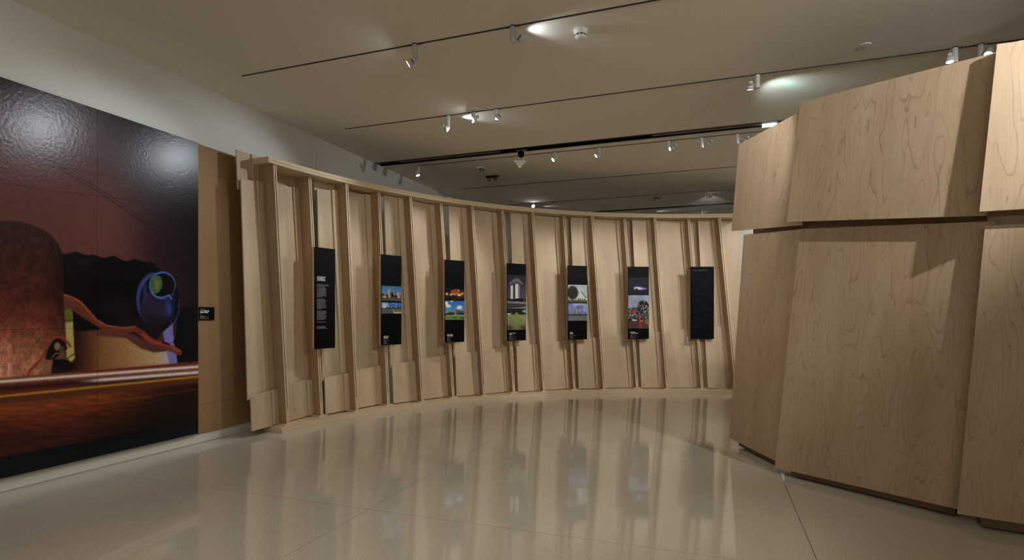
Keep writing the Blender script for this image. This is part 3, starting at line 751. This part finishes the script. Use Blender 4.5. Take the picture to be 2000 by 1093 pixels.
# (angle, width, first photo (top, bottom as fractions of height), second photo, title, title position, label)
SIGNS = [
 (167.29, .36, None, 'LOST WORKS OF\nTHE AMERICAN\nSCHOOL PERIOD', 'black text panel with only white paragraphs, first of the row on the ribs'),
 (156.75, .398, ((.345, .51, p_silos), (.53, .65, p_road)), 'AMORPHIC\nBUILDING', 'black panel with photographs of grey silo towers under a blue sky'),
 (145.97, .405, ((.34, .485, p_night), (.495, .725, p_green)), 'FIN & HORN\nRESTAURANT', 'black panel with a glowing restaurant at night above a green lawn view'),
 (134.99, .402, ((.15, .585, p_tower), (.60, .86, p_field)), 'PLAZA TOWER\nHOTEL', 'black panel with a monochrome round tower above an empty grass field'),
 (124.04, .408, ((.26, .495, p_tent), (.51, .745, p_towers2)), 'DOME\nHOUSE', 'black panel with a white tent-shaped house above two lone pillars'),
 (113.23, .416, ((.15, .39, p_dark), (.395, .855, p_rubble)), 'FOUNDERS\nNATIONAL BANK', 'black panel with a dim purple night view above demolition rubble'),
 (102.43, .45, None, None, 'blackboard panel with faint handwritten notes, last of the row on the ribs'),
]
SZ0, SZ1 = 1.032, 2.42
for i, (A, W, ph, title, lab) in enumerate(SIGNS):
    ctr = cyl(A, .0, 1.72); a = math.radians(A)
    tanv = Vector((math.sin(a), -math.cos(a), 0)) if False else Vector((math.sin(a), -math.cos(a), 0))
    tang = math.radians((78.9, 70.5, 60.5, 49.5, 38.5, 23.5, 17.0)[i])
    xd = Vector((math.cos(tang), math.sin(tang), 0)); nd = Vector((xd.y, -xd.x, 0))     # nd points to the viewer
    if nd.dot(Vector((CX, CY, 0)) - ctr) < 0: nd = -nd
    root = empty('display_panel', (0, 0, 0), label=lab, cat='sign', group='black display panels on the ribs')
    base = Vector((ctr.x, ctr.y, 0)) - xd * W / 2 + nd * .03
    def pt(s, z, d=0): p = base + xd * s + nd * d; return Vector((p.x, p.y, z))
    m = MB(); m.hexa([pt(0, SZ0), pt(W, SZ0), pt(W, SZ1), pt(0, SZ1)], [pt(0, SZ0, -.03), pt(W, SZ0, -.03), pt(W, SZ1, -.03), pt(0, SZ1, -.03)], rnd(), 0, 1)
    m.build('backing_board', [M_EDGE, M_EDGE], root)
    m = MB(); m.hexa([pt(0, SZ0, .007), pt(W, SZ0, .007), pt(W, SZ1, .007), pt(0, SZ1, .007)], [pt(0, SZ0, .0006), pt(W, SZ0, .0006), pt(W, SZ1, .0006), pt(0, SZ1, .0006)])
    m.build('black_face', [M_BLACK if i < 6 else plain('blackboard', (5, 9, 17), .6, spec=.12), M_BLACK], root)
    H = SZ1 - SZ0
    if ph:
        for (t0, t1, fn) in ph:
            def colr(s, t, fn=fn, i=i):
                c = Cv(s, t, i + 5); fn(c); c.grain(.12); return lin(c.C, 1.35)
            z1 = SZ1 - t0 * H; z0 = SZ1 - t1 * H
            print_mesh('photograph', pt(.012, z0, .0082), xd * (W - .014), (0, 0, z1 - z0), 56, max(20, int(56 * (z1 - z0) / W)), colr, M_PHOTO, root)
    def place_text(me, s, z, name, mat, flip=1):
        o = link(name, me, root, [mat])
        o.matrix_local = Matrix(((xd.x, 0, nd.x, 0), (xd.y, 0, nd.y, 0), (0, 1, 0, 0), (0, 0, 0, 1))) if False else Matrix(((xd.x, 0, nd.x, pt(s, 0, .0085).x), (xd.y, 0, nd.y, pt(s, 0, .0085).y), (0, 1, 0, z), (0, 0, 0, 1)))
        return o
    if i == 0:
        place_text(text_mesh(title, .026, .74), .045, SZ1 - .415, 'title_lettering', M_TEXT)
        m = MB(); P0 = pt(0, 0, .0085)
        rows(m, .045, SZ1 - .512, xd, [.205, .205, .13], .006, .0155, 0, P0, N0)
        z = SZ1 - .562
        for blk in ([.155, .165, .15, .16, .155, .16, .152, .16, .1], [.14, .15, .16, .158, .14, .15, .16, .152, .155, .075], [.15, .165, .155, .14, .15, .163, .155, .16, .12]):
            rows(m, .045, z, xd, blk, .0062, .0147, 0, P0, N0); z -= .0147 * len(blk) + .016
        rows(m, .045, z - .005, xd, [.155], .006, .0155, 0, P0, N0)
        rows(m, .045, z - .065, xd, [.145, .15, .165], .006, .0137, 0, P0, N0)
        m.build('paragraph_lettering', M_TEXTG, root, kind='stuff')
    elif i < 6:
        place_text(text_mesh(title, .0255, .78), .05, SZ0 + .122, 'title_lettering', M_TEXT)
        m = MB(); P0 = pt(0, 0, .0085)
        rows(m, .05, SZ0 + .074, xd, [.105 + .02 * (i > 2), .045, .06, .15 if i in (3, 5) else .05, .09], .0045, .0135, 0, P0, N0)
        m.build('caption_lettering', M_TEXTG, root, kind='stuff')
    else:
        o = place_text(text_mesh('why preserve ?', .05), .045, SZ1 - .085, 'handwritten_heading', M_CHALK)
        m = MB(); rg = random.Random(5); P0 = pt(0, 0, .0085)
        yield_pts = []
        def scrib2():
            for (s0, dz, L, sl, am) in LST:
                s = 0; pts = []
                while s < L:
                    pts.append((s0 + s, SZ1 - dz + sl * s + rg.uniform(-am, am))); s += rg.uniform(.0025, .006)
                    if rg.random() < .13: yield_pts.append(pts); pts = []; s += .008
                yield_pts.append(pts)
        LST = ((.02, .155, .13, .02, .008), (.03, .20, .15, .15, .004), (.05, .232, .18, .08, .006), (.03, .262, .22, .05, .005), (.22, .29, .09, 0, .007), (.08, .345, .28, .08, .005), (.03, .39, .09, 0, .006), (.2, .39, .12, .08, .007), (.05, .418, .11, .02, .006), (.03, .455, .11, 0, .003), (.05, .485, .1, 0, .013), (.2, .51, .17, -.04, .006), (.04, .525, .27, -.1, .006),
            (.04, .63, .13, .02, .005), (.16, .63, .03, 0, .013), (.05, .665, .12, .06, .004), (.12, .735, .22, 0, .006), (.2, .775, .12, -.04, .011), (.05, .83, .33, 0, .006), (.08, .87, .12, .03, .008), (.34, .9, .05, -.3, .015), (.25, .935, .08, .1, .014), (.05, .985, .09, -.06, .006), (.17, 1.0, .1, .6, .004), (.07, 1.01, .21, -.12, .005), (.06, 1.07, .19, -.05, .011), (.04, 1.13, .09, .05, .009), (.03, 1.165, .25, .12, .006))
        scrib2()
        for pts in yield_pts:
            for (s0, z0), (s1, z1) in zip(pts[:-1], pts[1:]):
                if s1 > W - .01: continue
                a_ = pt(s0, z0, .0085); b_ = pt(s1, z1, .0085)
                m.face([up(a_, -.0011), up(b_, -.0011), up(b_, .0011), up(a_, .0011)])
        m.build('handwritten_notes', M_CHALK, root, kind='stuff')
        # bracket, string and the marker that hangs beside it
        mk = empty('hanging_marker', (0, 0, 0), label='white marker hanging on a string beside the blackboard panel', cat='marker')
        m = MB(); p = pt(-.045, SZ1 - .035, -.01); q_ = pt(-.002, SZ1 - .035, -.01)
        m.hexa([p, q_, up(q_, .012), up(p, .012)], [p - nd * .02, q_ - nd * .02, up(q_, .012) - nd * .02, up(p, .012) - nd * .02]); m.build('bracket', M_BMETAL, mk)
        tube([pt(-.04, SZ1 - .035, -.02), pt(-.041, 1.6, -.02), pt(-.043, SZ0 + .03, -.02)], .0018, 'string', M_STRING, mk, 5)
        tube([pt(-.043, SZ0 + .035, -.02), pt(-.045, SZ0 + .02, -.02), pt(-.047, SZ0 - .13, -.02)], .008, 'marker_body', M_WHITE, mk, 10)

# ------------------------------------------------------------------ the tall shingled wall at the right
pw = empty('shingle_partition', (0, 0, 0), label='tall leaning maple plywood shingle wall standing nearest on the right', cat='partition', kind='thing')
LN = [((.17, 7.04), (.57, 6.11)), ((.55, 5.82), (1.69, 4.98)), ((1.66, 4.90), (2.01, 4.81))]
def plane(A, B, off=0):
    A = Vector((*A, 0)); B = Vector((*B, 0)); d = (B - A).normalized(); n = Vector((d.y, -d.x, 0))
    if n.dot(-A) < 0: n = -n
    return A + n * off, d, n
def onpl(u, v, pl_):
    A, d, n = pl_; r = ray(u, v); t = A.dot(n) / Vector((r.x, r.y, 0)).dot(n); return Vector((0, 0, EYE)) + r * t
def panel(name, corners, pl_, th=.018, mats=(M_MAPLE, M_EDGE)):
    A, d, n = pl_; m = MB()
    m.hexa(corners, [c - n * th for c in corners], rnd(), 0, 1); return m.build(name, list(mats), pw)
p1, p2, p3 = [plane(*q, o) for q, o in zip(LN, (0, 0, .06))]
u1, u2, u3 = [plane(*q, o) for q, o in zip(LN, (.028, .075, .15))]
def ext(pa_, pb_, L, base):   # continue an edge from base towards pb by length
    return None
# lower tier: lower-left, lower-right, upper-right, upper-left
a, b_, c_, d_ = onpl(1424, 855, p1), onpl(1512, 898.5, p1), onpl(1566, 447.5, p1), onpl(1452.5, 458, p1)
b_ = b_ + p1[1] * .10; c_ = c_ + p1[1] * .005
panel('lower_panel', [a, b_, c_, d_], p1)
a, b_, c_, d_ = onpl(1513, 912.5, p2), onpl(1866, 993, p2), onpl(1922, 434, p2), onpl(1563, 447, p2)
panel('lower_panel', [a, b_ + p2[1] * .08, c_ + p2[1] * .06, d_], p2)
a, b_, c_, d_ = onpl(1870, 1003, p3), onpl(2000, 1023, p3), onpl(2000, 442, p3), onpl(1924, 440.5, p3)
panel('lower_panel', [a, b_ + p3[1] * 1.05, c_ + p3[1] * 1.0, d_], p3)
a, b_, c_, d_ = onpl(1428.5, 451, u1), onpl(1563, 439.5, u1), onpl(1572, 213, u1), onpl(1443, 281.5, u1)
panel('upper_panel', [a, b_, c_, d_], u1)
a, b_, c_, d_ = onpl(1537, 433, u2), onpl(1925, 420.5, u2), onpl(1951, 101, u2), onpl(1563, 199.5, u2)
panel('upper_panel', [a, b_, c_ + u2[1] * .03, d_], u2)
a, b_, c_, e_, d_ = onpl(1913, 413, u3), onpl(2000, 414.5, u3), None, onpl(1980, 82, u3), onpl(1947.5, 86, u3)
b2 = b_ + u3[1] * 1.0; c2 = Vector((b2.x + u3[1].x * .1, b2.y + u3[1].y * .1, e_.z + .01))
m = MB(); fr = [a, b2, c2, e_, d_]; bk = [q - u3[2] * .018 for q in fr]
uvq = [((q - a).dot(u3[1]) + 7, q.z) for q in fr]
m.face(fr, uvq, 0); m.face(bk[::-1], uvq[::-1], 0)
for k in range(5): m.face([fr[k], bk[k], bk[(k + 1) % 5], fr[(k + 1) % 5]], [(0, 0), (.018, 0), (.018, 1), (0, 1)], 1)
m.build('upper_panel', [M_MAPLE, M_EDGE], pw)
# base plinth just behind the panels, added strip that keeps the joint gap dark, studs
def seg(A, B, z0, z1, off0, off1, name, mats, e0=0, e1=0):
    P_, d, n = plane(A, B); L = (Vector((*B, 0)) - Vector((*A, 0))).length
    q0 = P_ + d * e0; q1 = P_ + d * (L + e1); m = MB()
    f = [q0 + n * off0, q1 + n * off0]; bk = [q0 + n * off1, q1 + n * off1]
    m.hexa([up(f[0], z0), up(f[1], z0), up(f[1], z1), up(f[0], z1)], [up(bk[0], z0), up(bk[1], z0), up(bk[1], z1), up(bk[0], z1)], rnd(), 0, 1 if len(mats) > 1 else 0)
    return m.build(name, list(mats), pw)
P3B = (3.03, 4.55)
for (A, B, e0, e1, bo, b0, b1) in ((*LN[0], .22, -.0, 0, .36, .42), (*LN[1], .14, -.02, 0, .26, .14), (LN[2][0], P3B, .13, 0, .075, .18, 0)):
    for k in range(3):
        seg(A, B, .018 + k * .0185, .036 + k * .0185, -.024 + bo, -.30 + bo, 'plinth_layer', [M_DARKEDGE, M_DARKEDGE], e0, e1)
    seg(A, B, 2.0, 2.75, -.12 + bo, -.135 + bo, 'gap_screen', [M_RIB, M_EDGE], b0, b1)
    Ln = math.hypot(B[0] - A[0], B[1] - A[1])
    for s in (.40, .95, 1.25):
        if s < Ln:
            P_, d, n = plane(A, B); q = P_ + d * s; m = MB()
            f = [q - n * .14, q - n * .26]; t_ = d * .025; sh = d * .28
            m.hexa([up(f[0], .08), up(f[1], .08), up(f[1] + sh, 3.25), up(f[0] + sh, 3.25)], [up(f[0] + t_, .08), up(f[1] + t_, .08), up(f[1] + sh + t_, 3.25), up(f[0] + sh + t_, 3.25)], rnd(), 0, 1)
            m.build('stud', [M_RIB, M_EDGE], pw)

# ------------------------------------------------------------------ ceiling tracks
for y, x0, x1, lab in ((4.915, -4.98, 7.5, 'thin black lighting track, nearest of the ceiling tracks'), (6.82, -5.0, 7.5, 'thin black lighting track in front of the wide black slot'),
                       (8.955, -4.99, 7.5, 'thin lighting track just beyond the wide black slot'), (10.93, -5.05, 7.5, 'thin bare lighting track without lamps above the curved wall'),
                       (12.9, -5.05, 7.5, 'thin far lighting track with one glaring lamp behind the curved wall'), (15.25, -5.05, 7.5, 'farthest thin lighting track beyond the second black slot'),
                       (2.95, -5.0, 7.5, 'lighting track overhead in front of the viewer'), (.9, -5.0, 7.5, 'lighting track overhead above the viewer')):
    m = MB(); m.box((x0, y - .009, CEIL - .006), (x1, y + .009, CEIL + .004)); m.build('lighting_track', M_BMETAL, label=lab, cat='track', group='ceiling lighting tracks')

def spotlight(x, y, aim, lab, hx=.055, hy=-.03, hz=-.155, lit=M_LENS, watt=0, deg=50, col=LAMPC, can=.15, loop=True, sc=1.0):
    root = empty('spotlight', (x, y, CEIL), label=lab, cat='spotlight', group='white track spotlights')
    m = MB(); m.lathe([(.030, -.006), (.030, .0)], 20); m.build('mounting_ring', M_BMETAL, root)
    m = MB(); m.lathe([(.026, -.006 - can), (.0268, -.004 - can), (.0268, -.012), (.024, -.006)], 24); m.build('driver_can', M_LAMP, root)
    for sx in (-1, 1): m = MB(); m.box((sx * .056 - .006, -.005, -.012), (sx * .056 + .006, .005, 0)); m.build('track_clip', M_BMETAL, root)
    H = Vector((hx, hy, hz)); d = (Vector(aim) - Vector((x, y, CEIL)) - H).normalized()
    R = d.to_track_quat('Z', 'Y').to_matrix().to_4x4(); Mx = Matrix.Translation(H) @ R
    m = MB(); m.lathe([(.033, .038), (.033, .042), (.037, .042), (.037, .0), (.035, -.002)], 24, mat=Mx); hd = m.build('lamp_head', M_LAMP, root)
    m = MB(); m.lathe([(.026, -.003), (.026, -.009)], 20, mat=Mx); m.build('cooling_gap', M_BMETAL, root)
    m = MB(); m.lathe([(.024, -.010), (.024, -.045), (.019, -.05)], 20, mat=Mx); m.build('heat_sink', M_LAMP, root)
    m = MB(); m.lathe([(.0325, .036), (.0325, .0405)], 24, mat=Mx); m.build('lens', lit, root)
    # arm between can and head
    a0 = Vector((hx * .3, hy * .3, hz + .02)); tube([a0, H * .5 + a0 * .5, H], .006, 'arm', M_LAMP, root, 6)
    if loop:
        t0 = Mx @ Vector((0, 0, -.05)); t2 = Vector((.02 * (1 if hx > 0 else -1), 0, -.05)); md = (t0 + t2) / 2 + Vector((0, 0, .045))
        tube([t0, t0.lerp(md, .5) + Vector((0, 0, .014)), md, md.lerp(t2, .5) + Vector((0, 0, .012)), t2], .0016, 'cable', M_LAMP, root, 5)
    if watt:
        p = Vector((x, y, CEIL)) + H + d * .05
        spot('spotlight_beam', p, aim, watt, deg, .55, col, .025)
    return root
spotlight(-2.78, 4.915, (-5.6, 3.9, 2.1), 'white spotlight on nearest track, lens glaring towards the mural', -.02, -.03, -.185, M_LENSHOT, 75, 66, COOL)
spotlight(-1.75, 4.915, (.6, 6.9, 2.4), 'white spotlight on nearest track beside the smoke detector', .06, .02, -.11, M_LENS, 26, 52)
spotlight(-3.35, 6.82, (-1.2, 7.4, 2.6), 'leftmost white spotlight on the second track, head turned right', -.02, -.04, -.18, M_LENS)
spotlight(-2.98, 6.82, (-5.55, 5.3, 2.2), 'middle spotlight of three on the second track, bright lens', .05, -.05, -.10, M_LENSHOT, 75, 74, COOL)
spotlight(-2.66, 6.82, (-5.05, 6.5, 1.6), 'third spotlight on the second track, right of the bright one', .06, -.05, -.12, M_LENS, 45, 52)
spotlight(.47, 6.82, (.1, 7.9, 0), 'white spotlight beside the cyan light patch on the ceiling', -.075, -.03, -.13, M_LENS, 45, 70)
spotlight(2.29, 6.80, (2.2, 6.3, 0), 'white spotlight above the nearest shingle panels, lens facing down', -.06, -.05, -.12, M_LENS, 0)
spotlight(2.50, 6.80, (1.9, 5.9, 2.5), 'glaring spotlight at the top edge of the nearest shingle panels', .045, -.06, -.11, M_LENSHOT, 0)
spotlight(-4.99, 8.955, (-3.4, 8.6, 0), 'white spotlight at the left end of the third track above the curved wall', .0, -.05, -.15, M_LENS, 0)
spotlight(-2.45, 8.955, (-4.9, 7.2, 1.6), 'spotlight on the third track right of the hanging black ball', .01, -.05, -.12, M_LENS, 70, 56)
spotlight(-1.72, 8.955, (-4.6, 8.0, 1.6), 'spotlight on the third track, second right of the black ball', -.01, -.05, -.12, M_LENS, 100, 54)
spotlight(-.64, 8.955, (-3.6, 9.5, 1.6), 'spotlight on the third track, head turned away with dark gap, first of three', .08, -.02, -.11, M_LENS, 110, 54)
spotlight(-.16, 8.955, (-3.0, 10.1, 1.6), 'spotlight on the third track, upright head beside its can, middle of three', .12, -.02, -.10, M_LENS, 100, 50)
spotlight(.34, 8.955, (-2.2, 10.7, 1.6), 'spotlight on the third track partly behind the shingle panel top', .13, -.02, -.10, M_LENS, 110, 54)
spotlight(-4.06, 12.9, (-1.5, 6.0, 2.9), 'small glaring spotlight just above the curved top rail', -.0, -.04, -.08, M_LENSHOT, 0, loop=False)
spotlight(-.1, 12.9, (-.1, 19, 2.0), 'far spotlight above the rail below the last bare track, head turned away', .05, .02, -.10, M_LENS, 40, 70)
spotlight(-1.45, 15.25, (-1.6, 19, 2), 'tiny far spotlight peeking over the top rail near the second black slot', .0, .02, -.08, M_LENS, 60, 80, loop=False)
spotlight(-.25, 15.25, (-.25, 19, 2), 'tiny far spotlight over the rail next to the shingle wall', .06, -.02, -.08, M_LENS, 60, 80, loop=False)
# added spots near the lamps that make the glow patches on the ceiling
spot('glow_spot', (-1.72, 4.99, 4.09), (-.9, 5.25, 4.16), 6.5, 84, .8, COOL, .02)
spot('glow_spot', (-3.30, 6.93, 4.09), (-2.3, 7.2, 4.15), 8.5, 78, .8, COOL, .02)
spot('glow_spot', (-4.05, 13.35, 4.12), (-3.0, 13.5, 4.16), 2.6, 60, .8, COOL, .02)
spot('glow_spot', (-1.5, 15.0, 4.10), (-.7, 15.05, 4.16), 3, 60, .8, COOL, .02)
spot('glow_spot', (.55, 6.95, 3.90), (.95, 7.45, 4.18), 11, 96, 1, (.8, 1, .98), .02)
spot('glow_spot', (.52, 6.90, 3.93), (.86, 7.25, 4.18), 8.0, 26, 1, (.25, .95, 1), .02)

# ------------------------------------------------------------------ ceiling devices
r = empty('smoke_detector', (-1.17, 5.19, CEIL), label='white round smoke detector on the ceiling in the pale light patch', cat='smoke detector')
m = MB(); m.lathe([(.068, .0), (.068, -.022), (.062, -.030), (.058, -.045), (.054, -.052)], 32); m.build('base', M_WHITE, r)
m = MB(); m.lathe([(.050, -.050), (.050, -.064)], 32); m.build('vent_ring', M_BMETAL, r)
m = MB(); m.lathe([(.053, -.064), (.053, -.070), (.045, -.082), (.028, -.090), (.001, -.093)], 32); m.build('cap', M_WHITE, r)
for k in range(8):
    a = k * math.pi / 4; m = MB(); m.lathe([(.003, -.052), (.003, -.066)], 6, mat=Matrix.Translation((.052 * math.cos(a), .052 * math.sin(a), 0))); m.build('rib', M_WHITE, r)
for (x, y, lab) in ((1.43, 6.44, 'flat white round ceiling cover above the shingle wall'), (-2.93, 6.72, 'flat cream round ceiling cover near the second track'), (-3.61, 10.8, 'flat round ceiling cover near the bare track')):
    m = MB(); m.lathe([(.052, 0), (.052, -.003), (.050, -.006)], 28); o = m.build('sprinkler_cover', M_CEIL if x < 0 else M_WHITE, label=lab, cat='ceiling cover'); o.location = (x, y, CEIL)
r = empty('smoke_detector', (-1.21, 13.25, CEIL), label='far dark-ringed smoke detector over the middle of the top rail', cat='smoke detector')
m = MB(); m.lathe([(.065, 0), (.06, -.04)], 20); m.build('base', M_GREY, r); m = MB(); m.lathe([(.045, -.04), (.04, -.06), (.02, -.07), (.001, -.072)], 20); m.build('cap', M_WHITE, r)
# wedge-shaped wireless unit
r = empty('wedge_sensor', (-3.17, 9.27, CEIL), label='white wedge-shaped ceiling unit with a yellow light behind the black slot', cat='sensor')
m = MB(); d = Vector((.94, .34, 0)).normalized(); n = Vector((.34, -.94, 0))
A_, B_ = -d * .105, d * .105; C1 = Vector((0, 0, -.12))
m.v = []; pts = [A_ + n * .03, B_ + n * .03, B_ + n * .03 + Vector((0, 0, -.012)), C1 + n * .03 + d * .012, C1 + n * .03 - d * .012, A_ + n * .03 + Vector((0, 0, -.012))]
bkp = [q - n * .06 for q in pts]; m.face(pts); m.face(bkp[::-1])
for k in range(6): m.face([pts[k], bkp[k], bkp[(k + 1) % 6], pts[(k + 1) % 6]])
m.build('housing', M_WHITE, r); m = MB(); m.lathe([(.008, 0), (.008, .006)], 10, mat=Matrix.Translation(C1 + n * .03 + Vector((0, 0, .004))) @ n.to_track_quat('Z', 'Y').to_matrix().to_4x4()); m.build('indicator', M_LEDY, r)
# black ball projector/camera hanging at the slot
r = empty('ball_camera', (-2.94, 8.66, CEIL), label='black ball camera hanging below the wide black ceiling slot', cat='camera')
m = MB(); m.lathe([(.001, -.125), (.025, -.12), (.045, -.105), (.055, -.08), (.055, -.062), (.045, -.038), (.025, -.022), (.001, -.018)], 24, cap=False); m.build('ball', M_BLACK, r)
m = MB(); m.box((-.08, -.04, -.012), (.09, .04, 0)); m.build('mounting_plate', M_GREY, r)
tube([(.07, 0, -.01), (.068, -.02, -.07), (.06, -.02, -.13), (.045, -.03, -.15)], .0035, 'cable', M_WHITE, r, 6)
tube([(-.05, 0, -.01), (0, 0, -.03), (.05, 0, -.01)], .006, 'bracket', M_GREY, r, 6)
# small grey ring camera and the twin-lamp unit
r = empty('ring_sensor', (-3.97, 9.45, CEIL), label='small white square ceiling sensor with a grey ring', cat='sensor')
m = MB(); m.box((-.07, -.06, -.02), (.05, .06, 0)); m.build('housing', M_WHITE, r)
m = MB(); m.lathe([(.045, -.02), (.045, -.05), (.03, -.065), (.018, -.067)], 20); m.build('ring', M_GREY, r); m = MB(); m.lathe([(.017, -.066), (.014, -.071)], 16); m.build('lens', M_WHITE, r)
r = empty('twin_lamp', (-4.02, 10.1, CEIL), label='small dark ceiling unit with two stubby lamp heads', cat='emergency light')
m = MB(); m.box((-.12, -.05, -.025), (.12, .05, 0)); m.build('base', M_BMETAL, r)
for x in (-.06, .06):
    m = MB(); m.lathe([(.03, -.03), (.04, -.09)], 16, mat=Matrix.Translation((x, 0, 0))); m.build('lamp_head', M_GREY, r)
